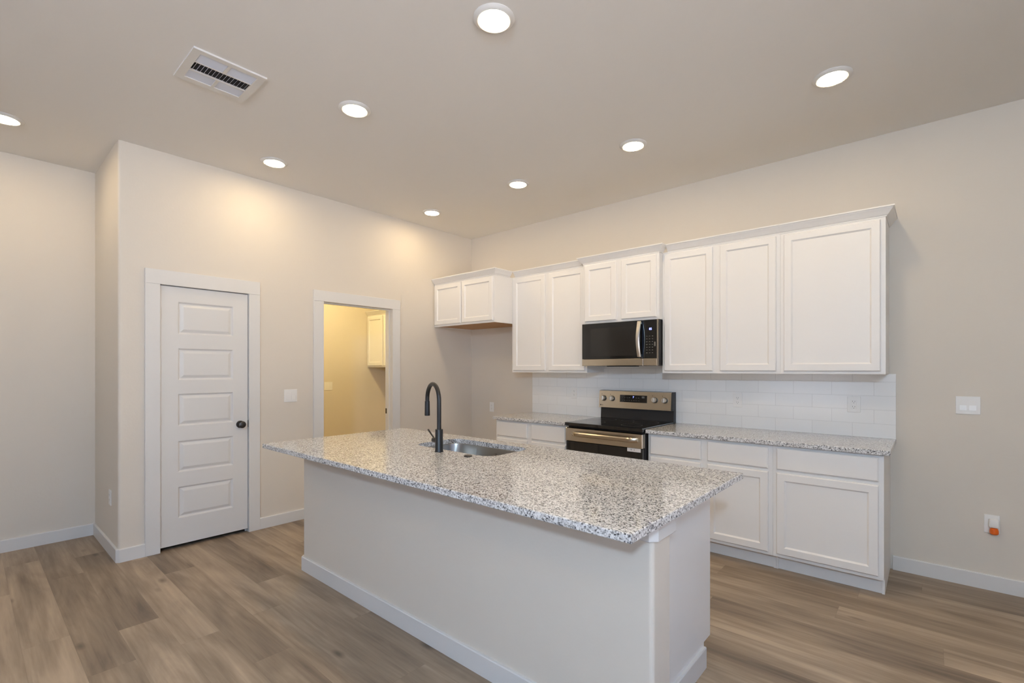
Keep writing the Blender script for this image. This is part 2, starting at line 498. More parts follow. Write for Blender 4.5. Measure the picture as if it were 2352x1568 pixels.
# ------------------------------------------------------------------ door trim
CW = 0.097
def casing(name, y0, y1, ztop, yo0, yo1, zo):
    t = thing(name, (0, (y0+y1)/2, 0), None, None, kind=ST)
    boxes('casing', [(0, 0.018, yo0, y0, 0, ztop)], M_TRIM, t, bev=0.0015)
    boxes('casing', [(0, 0.018, y1, yo1, 0, ztop)], M_TRIM, t, bev=0.0015)
    boxes('head_casing', [(0, 0.020, yo0, yo1, ztop, zo)], M_TRIM, t, bev=0.0015)
    return t
t1 = casing('trim_1', -3.298, -2.667, 2.055, -3.392, -2.577, 2.166)
boxes('jamb', [(-0.12, 0.0, -3.305, -3.298, 0, 2.055), (-0.12, 0.0, -2.667, -2.660, 0, 2.055), (-0.12, 0, -3.305, -2.660, 2.055, 2.062),
               (-0.06, -0.045, -3.298, -3.288, 0, 2.055), (-0.06, -0.045, -2.677, -2.667, 0, 2.055)], M_TRIM, t1)
t2 = casing('trim_2', -1.993, -1.206, 2.062, -2.093, -1.106, 2.166)
boxes('jamb', [(-0.12, 0.0, -2.008, -1.993, 0, 2.062), (-0.12, 0.0, -1.206, -1.191, 0, 2.062), (-0.12, 0, -2.008, -1.191, 2.062, 2.077)], M_TRIM, t2)
boxes('door_stop', [(-0.078, -0.042, -1.993, -1.983, 0, 2.052), (-0.078, -0.042, -1.216, -1.206, 0, 2.052), (-0.078, -0.042, -1.993, -1.206, 2.052, 2.062)], M_TRIM, t2)
boxes('strike_plate', [(-0.118, -0.082, -1.2075, -1.2055, 0.915, 0.972)], M_BRONZE, t2)

# ------------------------------------------------------------------ closet door (faces +x)
door = thing('door_1', (-0.02, -2.98, 0), 'white moulded five-panel closet door with a dark bronze knob, closed', 'door', kind=ST)
Y0, Y1, Z0, Z1 = -3.294, -2.671, 0.030, 2.050
DX = -0.004
bm = NB()
py = (-3.180, -2.784)
pz = [(0.234, 0.482), (0.595, 0.842), (0.958, 1.213), (1.319, 1.570), (1.681, 1.935)]
ys = [Y0, py[0], py[1], Y1]
zs = [Z0] + [v for p in pz for v in p] + [Z1]
for i in range(3):
    for j in range(len(zs)-1):
        a, b_, c0, d0 = ys[i], ys[i+1], zs[j], zs[j+1]
        if i == 1 and j % 2 == 1:
            rr = [(0, 0), (0.003, -0.001), (0.011, -0.0115), (0.017, -0.0125), (0.036, -0.003), (0.040, -0.002)]
            R = [[bm.verts.new((DX+q, y, z)) for y, z in ((a+o, c0+o), (b_-o, c0+o), (b_-o, d0-o), (a+o, d0-o))] for o, q in rr]
            for A, B in zip(R, R[1:]):
                for k in range(4):
                    bm.faces.new((A[k], A[(k+1) % 4], B[(k+1) % 4], B[k]))
            bm.faces.new(R[-1])
        else:
            bm.faces.new([bm.verts.new((DX, y, z)) for y, z in ((a, c0), (b_, c0), (b_, d0), (a, d0))])
bk = [bm.verts.new((DX-0.035, y, z)) for y, z in ((Y0, Z0), (Y1, Z0), (Y1, Z1), (Y0, Z1))]
bm.faces.new(bk)
fr = [[(y, Z0) for y in ys], [(Y1, z) for z in zs], [(y, Z1) for y in ys[::-1]], [(Y0, z) for z in zs[::-1]]]
for k, side in enumerate(fr):
    q = [bm.verts.new((DX, y, z)) for y, z in side] + [bm.verts.new((DX-0.035, side[-1][0], side[-1][1])), bm.verts.new((DX-0.035, side[0][0], side[0][1]))]
    bm.faces.new(q)
make('door_panel', bm, M_TRIM, door)
bm = NB()
lathe(bm, [(0.031, 0), (0.031, 0.004), (0.027, 0.008), (0.013, 0.010), (0.011, 0.028), (0.018, 0.034), (0.027, 0.043), (0.0295, 0.052), (0.026, 0.060), (0.015, 0.066), (0, 0.067)], (DX, -2.732, 0.935), (1, 0, 0))
kb = make('door_knob', bm, M_BRONZE, door, smooth=True)
boxes('latch_plate', [(-0.0065, 0.0005, -2.6715, -2.6672, 0.907, 0.966)], M_BRONZE, door)
for z in (0.23, 1.02, 1.83):
    bm = NB(); lathe(bm, [(0.006, 0), (0.006, 0.09)], (0.004, -3.297, z-0.045), seg=12)
    make('hinge', bm, M_TRIM, door, smooth=True)

# ------------------------------------------------------------------ cabinets
def shaker(parent, x0, x1, z0, z1, yface, t=0.019, stile=0.048, name='door', mat=M_CAB, drawer=False):
    """overlay door or drawer front, back on yface, facing -y"""
    bm = NB(); yf = yface - t
    if drawer:
        rings_face(bm, [(x0, x1, z0, z1, yface-0.001), (x0, x1, z0, z1, yf+0.006), (x0+0.007, x1-0.007, z0+0.007, z1-0.007, yf)])
    else:
        s = stile
        rings_face(bm, [(x0, x1, z0, z1, yface-0.001), (x0, x1, z0, z1, yf+0.005), (x0+0.005, x1-0.005, z0+0.005, z1-0.005, yf),
                        (x0+s, x1-s, z0+s, z1-s, yf), (x0+s+0.004, x1-s-0.004, z0+s+0.004, z1-s-0.004, yf+0.004),
                        (x0+s+0.010, x1-s-0.010, z0+s+0.010, z1-s-0.010, yf+0.009)])
    vs = [bm.verts.new((x, yface-0.001, z)) for x, z in ((x0, z0), (x0, z1), (x1, z1), (x1, z0))]
    bm.faces.new(vs)
    return make(name, bm, mat, parent)
def frame(parent, x0, x1, z0, z1, yface, holes, t=0.019, mat=M_CAB):
    """face frame with rectangular openings given as (x0,x1,z0,z1); built as one mesh of non-overlapping bars"""
    xs = sorted({x0, x1} | {v for h in holes for v in h[:2]}); zz = sorted({z0, z1} | {v for h in holes for v in h[2:]})
    bm = NB()
    def hole(a, b, c_, d_):
        mx, mz = (a+b)/2, (c_+d_)/2
        return any(h[0] < mx < h[1] and h[2] < mz < h[3] for h in holes)
    for i in range(len(xs)-1):
        j = 0
        while j < len(zz)-1:
            if hole(xs[i], xs[i+1], zz[j], zz[j+1]): j += 1; continue
            k = j
            while k+1 < len(zz)-1 and not hole(xs[i], xs[i+1], zz[k+1], zz[k+2]): k += 1
            box(bm, xs[i], xs[i+1], yface, yface+t, zz[j], zz[k+1]); j = k+1
    return make('face_frame', bm, mat, parent)
CROWN = [(0.0, 0.0), (0.006, 0.0), (0.006, 0.006), (0.014, 0.012), (0.030, 0.034), (0.040, 0.046), (0.043, 0.052), (0.048, 0.054), (0.048, 0.062), (0.0, 0.062)]
ZT = 2.410   # top of the wall cabinets
def crown(parent, path, z=ZT-0.004, h=None):
    bm = NB(); sweep(bm, path, [(o, z+q) for o, q in CROWN]); return make('crown_moulding', bm, M_CAB, parent)
def wall_cab(x0, x1, z0, depth, doors, label, crown_path, bottom=M_CAB, group='white wall cabinets', name='wall_cabinet'):
    c = thing(name, ((x0+x1)/2, 0, z0), label, 'cabinet', group)
    yf = -depth
    boxes('cabinet_body', [(x0, x0+0.012, yf+0.019, -0.001, z0, ZT), (x1-0.012, x1, yf+0.019, -0.001, z0, ZT),
                           (x0+0.012, x1-0.012, yf+0.019, -0.001, ZT-0.012, ZT),
                           (x0+0.012, x1-0.012, -0.008, -0.001, z0+0.02, ZT-0.012)], M_CAB, c)
    boxes('bottom_panel', [(x0+0.012, x1-0.012, yf+0.019, -0.008, z0+0.006, z0+0.018)], bottom, c, label=('bare brown plywood underside' if bottom is M_WOOD else None))
    frame(c, x0, x1, z0, ZT, yf, [(a+0.012, b-0.012, z0+0.035, ZT-0.035) for a, b in doors])
    for a, b in doors: shaker(c, a, b, z0+0.020, ZT-0.020, yf)
    if crown_path: crown(c, crown_path)
    return c
FD, UD, MD = 0.610, 0.325, 0.392
e = 0.0005
X0, X1, X2, X3, X4, X5 = 0.002, 0.984, 1.948, 2.712, 3.6215, 4.240
wall_cab(X0, X1-e, 1.905, FD, [(0.022, 0.474), (0.492, 0.968)], 'short deep white wall cabinet in the corner, over the empty refrigerator space',
         [(X0, -FD), (X1, -FD), (X1, -UD-0.0485)], bottom=M_WOOD)
wall_cab(X1+e, X2-e, 1.372, UD, [(1.010, 1.446), (1.494, 1.930)], 'tall white two-door wall cabinet between the refrigerator cabinet and the microwave',
         [(X1+0.0485, -UD), (X2-0.0485, -UD)])
wall_cab(X2+e, X3-e, 1.835, MD, [(1.972, 2.306), (2.358, 2.690)], 'small white two-door wall cabinet directly above the microwave, standing slightly proud',
         [(X2+e, -0.334), (X2+e, -MD), (X3-e, -MD), (X3-e, -0.334)])
wall_cab(X3+e, X4-e, 1.372, UD, [(2.733, 3.136), (3.194, 3.596)], 'tall white two-door wall cabinet just right of the microwave',
         [(X3+0.0485, -UD), (X4-e, -UD)])
wall_cab(X4+e, X5, 1.372, UD, [(3.647, 4.214)], 'tall white wall cabinet with one wide door at the right end of the row',
         [(X4+e, -UD), (X5, -UD), (X5, -0.002)])

def base_cab(x0, x1, cols, label, left_end=False, right_end=False):
    c = thing('base_cabinet', ((x0+x1)/2, 0, 0), label, 'cabinet', 'white base cabinets along the wall')
    yf, zt, zb = -0.610, 0.8835, 0.114
    def side(a, b):
        prism_axis(bm, [(-0.001, 0), (yf+0.085, 0), (yf+0.085, zb), (yf+0.019, zb), (yf+0.019, zt), (-0.001, zt)], 'x', a, b)
    bm = NB(); side(x0, x0+0.014); side(x1-0.014, x1)
    box(bm, x0+0.014, x1-0.014, yf+0.019, -0.008, zb, zb+0.014)
    box(bm, x0+0.014, x1-0.014, -0.008, -0.001, zb, zt)
    make('cabinet_body', bm, M_CAB, c)
    boxes('toe_kick', [(x0+0.014, x1-0.014, yf+0.095, yf+0.108, 0, zb)], M_CAB, c)
    holes = []
    for a, b in cols:
        holes += [(a+0.012, b-0.012, 0.150, 0.675), (a+0.012, b-0.012, 0.730, 0.850)]
    frame(c, x0, x1, zb, zt, yf, holes)
    for a, b in cols:
        shaker(c, a, b, 0.717, 0.864, yf, drawer=True, name='drawer_front')
        shaker(c, a, b, 0.138, 0.694, yf)
    return c
base_cab(1.012, 1.934, [(1.035, 1.440), (1.496, 1.902)], 'white two-drawer base cabinet left of the range, beside the refrigerator space')
base_cab(2.716, 3.6365, [(2.737, 3.145), (3.194, 3.608)], 'white base cabinet with two drawers and two doors just right of the range')
base_cab(3.6375, 4.247, [(3.661, 4.222)], 'white base cabinet with one wide drawer and door at the right end')

# worktops along the wall
def slab(bm, x0, x1, y0, y1, z0=0.884, z1=0.914):
    box(bm, x0, x1, y0, y1, z0, z1, bev=0.003, seg=2)
bm = NB(); slab(bm, 0.992, 1.940, -0.648, -0.001)
make('countertop', bm, M_GRANITE, label='short speckled granite worktop left of the range', cat='countertop', group='granite wall worktops')
bm = NB(); slab(bm, 2.708, 4.281, -0.650, -0.001)
make('countertop', bm, M_GRANITE, label='long speckled granite worktop right of the range, along the wall', cat='countertop', group='granite wall worktops')
bm = NB()
box(bm, 1.014, 1.9405, -0.010, -0.0005, 0.9142, 1.3715)
box(bm, 1.9405, 2.7075, -0.010, -0.0005, 0.9142, 1.440)
box(bm, 2.7075, 4.270, -0.010, -0.0005, 0.9142, 1.3715)
box(bm, 4.270, 4.279, -0.011, -0.0005, 0.9142, 1.3715)
make('backsplash', bm, M_TILE, label='white subway tile backsplash in running bond between worktops and wall cabinets', cat='tile backsplash')

# ------------------------------------------------------------------ microwave
mw = thing('microwave', (2.322, -0.2, 1.44), 'stainless and black over-the-range microwave with a curved vertical handle', 'microwave')
mx0, mx1, mz0, mz1, myf = 1.950, 2.705, 1.437, 1.8335, -0.418
boxes('microwave_body', [(mx0, mx1, myf+0.030, -0.012, mz0, mz1)], M_BLKPL, mw, bev=0.002)
zs_ = 1.500
boxes('door_glass', [(mx0, 2.574, myf, myf+0.028, zs_, mz1-0.002)], M_GLASSB, mw, bev=0.002)
boxes('window_screen', [(2.045, 2.520, myf-0.0012, myf, 1.525, 1.785)], M_GLASSG, mw)
boxes('control_panel', [(2.577, mx1-0.004, myf, myf+0.028, zs_, mz1-0.002)], M_GLASSB, mw, bev=0.002)
boxes('lower_trim', [(mx0, 2.574, myf-0.001, myf+0.028, mz0, zs_-0.001), (2.577, mx1-0.004, myf-0.001, myf+0.028, mz0, zs_-0.001)], M_STEEL, mw, bev=0.002)
boxes('side_trim', [(mx1-0.004, mx1, myf+0.001, myf+0.030, mz0, mz1-0.002)], M_STEEL, mw)
boxes('vent_grille', [(2.20, 2.50, myf+0.032, myf+0.075, mz0-0.008, mz0)], M_BLKPL, mw)
bm = NB()
pts = []
for i in range(17):
    a = i/16; z = 1.512+(1.822-1.512)*a
    pts.append((z, math.sin(math.pi*a)))
for k in range(16):
    pass
sec = []
for z, s_ in pts:
    y = myf - 0.020 - 0.032*s_
    xx = 2.548
    sec.append([bm.verts.new((xx+dx, y+dy, z)) for dx, dy in ((-0.017, 0.008), (-0.017, -0.002), (-0.010, -0.009), (0.010, -0.009), (0.017, -0.002), (0.017, 0.008))])
for A, B in zip(sec, sec[1:]):
    for i in range(6): bm.faces.new((A[i], A[(i+1) % 6], B[(i+1) % 6], B[i]))
bm.faces.new(sec[0][::-1]); bm.faces.new(sec[-1])
box(bm, 2.536, 2.560, myf-0.026, myf-0.0005, 1.517, 1.535); box(bm, 2.536, 2.560, myf-0.026, myf-0.0005, 1.799, 1.817)
make('door_handle', bm, M_CHROME, mw, smooth=True)
text_mesh('clock_display', '85', 0.026, M_BLUE, mw, (2.644, myf-0.0009, 1.7515), (math.radians(90), 0, 0))
for i in range(3):
    for j in range(7):
        boxes('key_label', [(2.604+i*0.026, 2.616+i*0.026, myf-0.0008, myf, 1.545+j*0.024, 1.5485+j*0.024)], M_GREYPRINT, mw)
boxes('start_key', [(2.677, 2.690, myf-0.0008, myf, 1.603, 1.640)], M_GREYPRINT, mw)

# ------------------------------------------------------------------ range
rg = thing('range', (2.325, -0.35, 0), 'freestanding electric range with black glass top and stainless front, between the worktops', 'range')
rx0, rx1 = 1.946, 2.703
boxes('oven_body', [(rx0, rx1, -0.640, -0.013, 0.03, 0.895)], M_BLKPL, rg, bev=0.003)
bm = NB(); box(bm, rx0-0.001, rx1+0.001, -0.700, -0.070, 0.895, 0.925, bev=0.004, seg=2)
ck = make('cooktop', bm, M_GLASSB, rg)
for (cx_, cy_, r_) in ((2.13, -0.52, 0.115), (2.52, -0.52, 0.09), (2.13, -0.25, 0.085), (2.52, -0.25, 0.115), (2.325, -0.22, 0.06)):
    k = 40; bm = NB()
    a = [bm.verts.new((cx_+r_*math.cos(2*math.pi*i/k), cy_+r_*math.sin(2*math.pi*i/k), 0.9253)) for i in range(k)]
    b2 = [bm.verts.new((cx_+(r_-0.0025)*math.cos(2*math.pi*i/k), cy_+(r_-0.0025)*math.sin(2*math.pi*i/k), 0.9253)) for i in range(k)]
    for i in range(k): bm.faces.new((a[i], a[(i+1) % k], b2[(i+1) % k], b2[i]))
    make('burner_ring', bm, M_RING, ck)
bm = NB(); prism_axis(bm, [(-0.013, 0.895), (-0.068, 0.925), (-0.062, 1.025), (-0.085, 1.030), (-0.070, 1.195), (-0.013, 1.195)], 'x', rx0+0.001, rx1-0.001)
make('backguard', bm, M_BLKPL, rg)
# sloping stainless control panel
def gy(z): return -0.087 + (z-1.026)/(1.193-1.026)*0.015
bm = NB()
prism_axis(bm, [(gy(1.026), 1.026), (gy(1.026)-0.016, 1.028), (gy(1.192)-0.016, 1.190), (gy(1.192), 1.194)], 'x', rx0-0.001, rx1-0.012)
make('control_panel', bm, M_STEEL, rg)
gf = lambda z: gy(z)-0.016
bm = NB()
pz0, pz1 = 1.088, 1.157
vs = [bm.verts.new(p) for p in ((2.176, gf(pz0)-0.001, pz0), (2.458, gf(pz0)-0.001, pz0), (2.458, gf(pz1)-0.001, pz1), (2.176, gf(pz1)-0.001, pz1))]
vb = [bm.verts.new((v.co.x, v.co.y+0.004, v.co.z)) for v in vs]
bm.faces.new(vs); bm.faces.new(vb[::-1])
for i in range(4): bm.faces.new((vs[i], vs[(i+1) % 4], vb[(i+1) % 4], vb[i]))
dp = make('display_panel', bm, M_GLASSB, rg)
sl = math.radians(90) - math.atan2(0.015, 0.167)
text_mesh('clock_digit', '7', 0.024, M_BLUE, dp, (2.318, gf(1.137)-0.0018, 1.137), (sl, 0, 0))
for i in range(8):
    for j in range(2):
        if j == 1 and i in (4, 5): continue
        z = 1.104+j*0.026; x = 2.20+i*0.024
        boxes('key_label', [(x, x+0.010, gf(z)-0.0018, gf(z)-0.0008, z, z+0.0035)], M_GREYPRINT, dp)
boxes('start_key', [(2.405, 2.432, gf(1.14)-0.0018, gf(1.14)-0.0005, 1.128, 1.149)], M_GREYPRINT, dp)
for kx in (1.997, 2.091, 2.534, 2.630):
    z = 1.119
    nrm = Vector((0, -0.167, 0.015)).normalized()
    base = Vector((kx, gf(z), z))
    bm = NB()
    lathe(bm, [(0.026, -0.0005), (0.026, 0.012), (0.024, 0.014)], base, nrm, 28)
    kn = make('control_knob', bm, M_BLKPL, rg, smooth=True)
    bm = NB()
    lathe(bm, [(0.0235, 0.0142), (0.0225, 0.028), (0.0205, 0.031), (0, 0.031)], base, nrm, 28)
    box(bm, kx-0.004, kx+0.004, gf(z)-0.036, gf(z)-0.0305, z-0.018, z+0.021)
    make('knob_cap', bm, M_CHROME, kn, smooth=True)
bm = NB()
lathe(bm, [(0.0065, 0), (0.0065, 0.0006)], (1.965, gf(1.051)-0.0001, 1.051), (0, -1, 0), 20)
make('logo_disc', bm, M_DARKPRINT, rg)
text_mesh('logo_letters', 'LG', 0.014, M_DARKPRINT, rg, (1.985, gf(1.051)-0.0008, 1.051), (sl, 0, 0))
for kx in (1.975, 2.070, 2.512, 2.608):
    bm = NB(); lathe(bm, [(0.003, 0), (0.003, 0.0006)], (kx, gf(1.158)-0.0001, 1.158), (0, -1, 0), 10)
    make('knob_mark', bm, M_DARKPRINT, rg)
# oven door: glass with stainless rail
od = boxes('oven_door', [(rx0+0.006, rx1-0.006, -0.685, -0.642, 0.215, 0.757)], M_GLASSB, rg, bev=0.003)
boxes('door_rail', [(rx0+0.002, rx1-0.002, -0.690, -0.642, 0.759, 0.876)], M_STEEL, od, bev=0.003)
bm = NB()
hp = []
for i in range(21):
    a = i/20; x = rx0+0.085+(rx1-rx0-0.12)*a
    s_ = min(1, min(a, 1-a)/0.10)
    hp.append((x, -0.700-0.030*math.sin(s_*math.pi/2)))
sec = []
for x, y in hp:
    sec.append([bm.verts.new((x, y+dy, 0.829+dz)) for dy, dz in ((0.007, -0.020), (-0.003, -0.020), (-0.009, -0.014), (-0.012, 0.008), (-0.006, 0.018), (0.007, 0.018))])
for A, B in zip(sec, sec[1:]):
    for i in range(6): bm.faces.new((A[i], A[(i+1) % 6], B[(i+1) % 6], B[i]))
bm.faces.new(sec[0][::-1]); bm.faces.new(sec[-1])
make('oven_handle', bm, M_STEEL, od, smooth=True)
stk = boxes('label_sticker', [(2.565, 2.685, -0.6868, -0.6856, 0.728, 0.757)], M_STICKER, od, label='white paper sticker')
text_mesh('sticker_print', '70   ll', 0.018, M_DARKPRINT, stk, (2.612, -0.6872, 0.743), (math.radians(90), 0, 0), 0.0002)
boxes('storage_drawer', [(rx0+0.006, rx1-0.006, -0.680, -0.642, 0.075, 0.208)], M_STEEL, rg, bev=0.003)
for x in (rx0+0.05, rx1-0.05):
    for y in (-0.58, -0.08):
        bm = NB(); lathe(bm, [(0.018, 0), (0.018, 0.032)], (x, y, 0), seg=12)
        make('leveling_foot', bm, M_BLKPL, rg)

# ------------------------------------------------------------------ island
isl = thing('kitchen_island', (2.43, -2.3, 0), 'large white kitchen island with painted knee wall facing the living area', 'kitchen island')
IX0, IX1, IYF, IYB = 1.128, 3.732, -2.720, -2.580
bm = NB(); r = 0.018
prism(bm, arc(IX0+r, IYF+r, r, 180, 270) + arc(IX1-r, IYF+r, r, 270, 360) + [(IX1, IYB), (IX0, IYB)], 0, 0.8835)
make('knee_wall', bm, M_WALL, isl)
EX = 3.650; WX = 1.160
for a, b in ((WX, WX+0.019), (EX-0.019, EX)):
    bm = NB()
    prism_axis(bm, [(IYB, 0), (-1.992, 0), (-1.992, 0.114), (-1.926, 0.114), (-1.926, 0.8835), (IYB, 0.8835)], 'x', a, b)
    make('end_panel', bm, M_CAB, isl)
# cabinet fronts (face +y, towards the range)
CS = Matrix.Rotation(math.pi, 4, 'Z')
def flip(o, cx, yplane):
    """turn geometry built facing -y at y=0 into geometry facing +y at yplane, mirrored about cx"""
    o.data.transform(Matrix.Translation((cx, yplane, 0)) @ CS @ Matrix.Translation((-cx, 0, 0)))
    o.data.update()
cxm = (WX+EX)/2
def fl(o): flip(o, cxm, -1.907); return o
w3 = (EX-WX)/3
cols = []
for i in range(3):
    a = WX+i*w3
    cols += [(a+0.020, a+w3/2-0.012), (a+w3/2+0.012, a+w3-0.020)]
holes = []
for a, b in cols: holes += [(a+0.012, b-0.012, 0.150, 0.675), (a+0.012, b-0.012, 0.730, 0.850)]
fl(frame(isl, WX, EX, 0.114, 0.8835, 0.0, holes))
for a, b in cols:
    fl(shaker(isl, a, b, 0.717, 0.864, 0.0, drawer=True, name='drawer_front'))
    fl(shaker(isl, a, b, 0.138, 0.694, 0.0, name='door'))
boxes('toe_kick', [(WX+0.019, EX-0.019, -2.004, -1.992, 0, 0.114)], M_CAB, isl)
boxes('cabinet_bottom', [(WX+0.019, EX-0.019, IYB, -1.926, 0.114, 0.128)], M_CAB, isl)
bm = NB(); k = 0.010
sweep(bm, [(WX, -1.992), (WX, IYB), (IX0, IYB), (IX0, IYF+k), (IX0+k, IYF), (IX1-k, IYF), (IX1, IYF+k), (IX1, IYB), (EX, IYB), (EX, -1.995)][0:2][::1] if False else
      [(IX0, IYB), (IX0, IYF+k), (IX0+k, IYF), (IX1-k, IYF), (IX1, IYF+k), (IX1, IYB)], BBP)
sweep(bm, [(EX, IYB+0.001), (EX, -1.995)], BBP)
sweep(bm, [(WX, -1.995), (WX, IYB+0.001)], BBP)
make('baseboard', bm, M_TRIM, isl)
TP = [(0.0, 0.806), (0.016, 0.806), (0.018, 0.809), (0.018, 0.883), (0.0, 0.883)]
bm = NB(); k = 0.014
sweep(bm, [(3.640, IYF), (IX1-k, IYF), (IX1, IYF+k), (IX1, IYB), (IX1-0.03, IYB)], TP)
make('corner_trim', bm, M_TRIM, isl, label='white trim block wrapped around the corner below the worktop')
bm = NB()
sweep(bm, [(IX0+0.03, IYB), (IX0, IYB), (IX0, IYF+k), (IX0+k, IYF), (1.22, IYF)], TP)
make('corner_trim', bm, M_TRIM, isl, label='white trim block wrapped around the corner below the worktop')

# island worktop with the sink cut-out
TX0, TX1, TY0, TY1 = 1.126, 3.790, -2.990, -1.868
SX0, SX1, SY0, SY1, SR = 1.905, 2.600, -2.362, -1.985, 0.085
def rrect(x0, x1, y0, y1, r, n=6):
    p = []
    for cx_, cy_, a0 in ((x1-r, y0+r, -90), (x1-r, y1-r, 0), (x0+r, y1-r, 90), (x0+r, y0+r, 180)):
        p += arc(cx_, cy_, r, a0, a0+90, n)
    return p
bm = NB()
def slab_with_hole(bm, outer, inner, z0, z1, ch=0.003):
    """outer: 4 corners CCW from (x1,y0); inner: rounded rectangle of 4*(n+1) points in the same order"""
    n = len(inner)//4
    loops = {}
    oc = [(outer[1], outer[2]), (outer[1], outer[3]), (outer[0], outer[3]), (outer[0], outer[2])]
    def ring(pts, z): return [bm.verts.new((x, y, z)) for x, y in pts]
    ins = [(outer[1]-ch, outer[2]+ch), (outer[1]-ch, outer[3]-ch), (outer[0]+ch, outer[3]-ch), (outer[0]+ch, outer[2]+ch)]
    ot, o1, o2, ob = ring(ins, z1), ring(oc, z1-ch), ring(oc, z0+ch), ring(ins, z0)
    for A, B in ((ot, o1), (o1, o2), (o2, ob)):
        for i in range(4): bm.faces.new((A[i], A[(i+1) % 4], B[(i+1) % 4], B[i]))
    it, ib = ring(inner, z1), ring(inner, z0)
    m = len(inner)
    for i in range(m): bm.faces.new((it[i], it[(i+1) % m], ib[(i+1) % m], ib[i]))
    for O, I in ((ot, it), (ob, ib)):
        for q in range(4):
            seg_ = I[q*n:(q+1)*n]
            for a, b in zip(seg_, seg_[1:]): bm.faces.new((O[q], a, b))
            nx = I[((q+1)*n) % m]
            bm.faces.new((O[q], seg_[-1], nx, O[(q+1) % 4]))
slab_with_hole(bm, (TX0, TX1, TY0, TY1), rrect(SX0, SX1, SY0, SY1, SR), 0.884, 0.914)
make('island_countertop', bm, M_GRANITE, label='large speckled granite worktop on the kitchen island, cut out for the sink', cat='countertop')

# sink
sk = thing('sink', ((SX0+SX1)/2, (SY0+SY1)/2, 0.69), 'stainless undermount sink with rounded corners in the island worktop', 'sink')
bm = NB()
levels = [(-0.022, 0.8835, SR+0.02), (0.004, 0.8835, SR), (0.006, 0.875, SR), (0.010, 0.72, SR-0.004), (0.022, 0.702, SR-0.012), (0.045, 0.695, SR-0.035)]
R = []
for o, z, rr in levels:
    R.append([bm.verts.new((x, y, z)) for x, y in rrect(SX0+o, SX1-o, SY0+o, SY1-o, rr)])
for A, B in zip(R, R[1:]):
    m_ = len(A)
    for i in range(m_): bm.faces.new((A[i], A[(i+1) % m_], B[(i+1) % m_], B[i]))
bm.faces.new(R[-1])
bowl = make('sink_bowl', bm, M_SINK, sk, smooth=True)
md = bowl.modifiers.new('thickness', 'SOLIDIFY'); md.thickness = 0.0012; md.offset = -1
bm = NB(); lathe(bm, [(0.045, 0), (0.045, 0.003), (0.036, 0.004), (0.032, 0.0015), (0.012, 0.0015), (0, 0.004)], ((SX0+SX1)/2, (SY0+SY1)/2+0.02, 0.6952), seg=28)
make('drain', bm, M_CHROME, sk, smooth=True)

# faucet
FX, FY = 2.249, -2.430
fc = thing('faucet', (FX, FY, 0.914), 'matte black pull-down gooseneck faucet with side lever, standing beside the island sink', 'faucet')
bm = NB(); lathe(bm, [(0.026, 0.0002), (0.026, 0.004), (0.0235, 0.010), (0.0228, 0.132), (0.0215, 0.134), (0.0135, 0.134)], (FX, FY, 0.914), seg=32)
make('faucet_body', bm, M_BLACK, fc, smooth=True)
ang = math.radians(162); dx, dy = math.cos(ang), math.sin(ang)
RC = 0.098; ZC = 1.327 - 0.0128 - RC
path = [(FX, FY, 1.046), (FX, FY, 1.12), (FX, FY, 1.18), (FX, FY, ZC)]
for i in range(1, 19):
    a = math.pi*i/18*1.03
    path.append((FX+dx*RC*(1-math.cos(a)), FY+dy*RC*(1-math.cos(a)), ZC+RC*math.sin(a)))
bm = NB(); tube(bm, path, 0.0128, 20)
make('spout', bm, M_BLACK, fc, smooth=True)
p = Vector(path[-1]); d = (Vector(path[-1])-Vector(path[-2])).normalized()
bm = NB()
tube(bm, [p+d*0.001, p+d*0.003, p+d*0.02, p+d*0.075, p+d*0.092, p+d*0.094], [0.0132, 0.0150, 0.0155, 0.0165, 0.0168, 0.0155], 20)
sh_ = make('spray_head', bm, M_BLACK, fc, smooth=True)
bm = NB(); q = p + d*0.045
box(bm, q.x-0.020-0.0, q.x-0.0155, q.y-0.004, q.y+0.004, q.z-0.012, q.z+0.012, bev=0.0015)
make('spray_button', bm, M_BLACK, sh_)
bm = NB(); lathe(bm, [(0.0155, 0.015), (0.0155, 0.052), (0.014, 0.055), (0, 0.055)], (FX, FY, 0.980), (-1, 0, 0), 24)
hb = make('handle_hub', bm, M_BLACK, fc, smooth=True)
bm = NB(); tube(bm, [(FX-0.046, FY, 0.990), (FX-0.050, FY, 0.994), (FX-0.100, FY, 1.036), (FX-0.103, FY, 1.0385)], [0.0042, 0.0046, 0.0052, 0.004], 12)
make('lever', bm, M_BLACK, hb, smooth=True)
bm = NB(); lathe(bm, [(0.024, 0.0002), (0.024, 0.003), (0.021, 0.007), (0, 0.0085)], (2.493, -2.425, 0.914), seg=28)
make('hole_cover', bm, M_BRONZE, smooth=True, label='small round dark bronze cap on the island worktop right of the faucet', cat='cap')

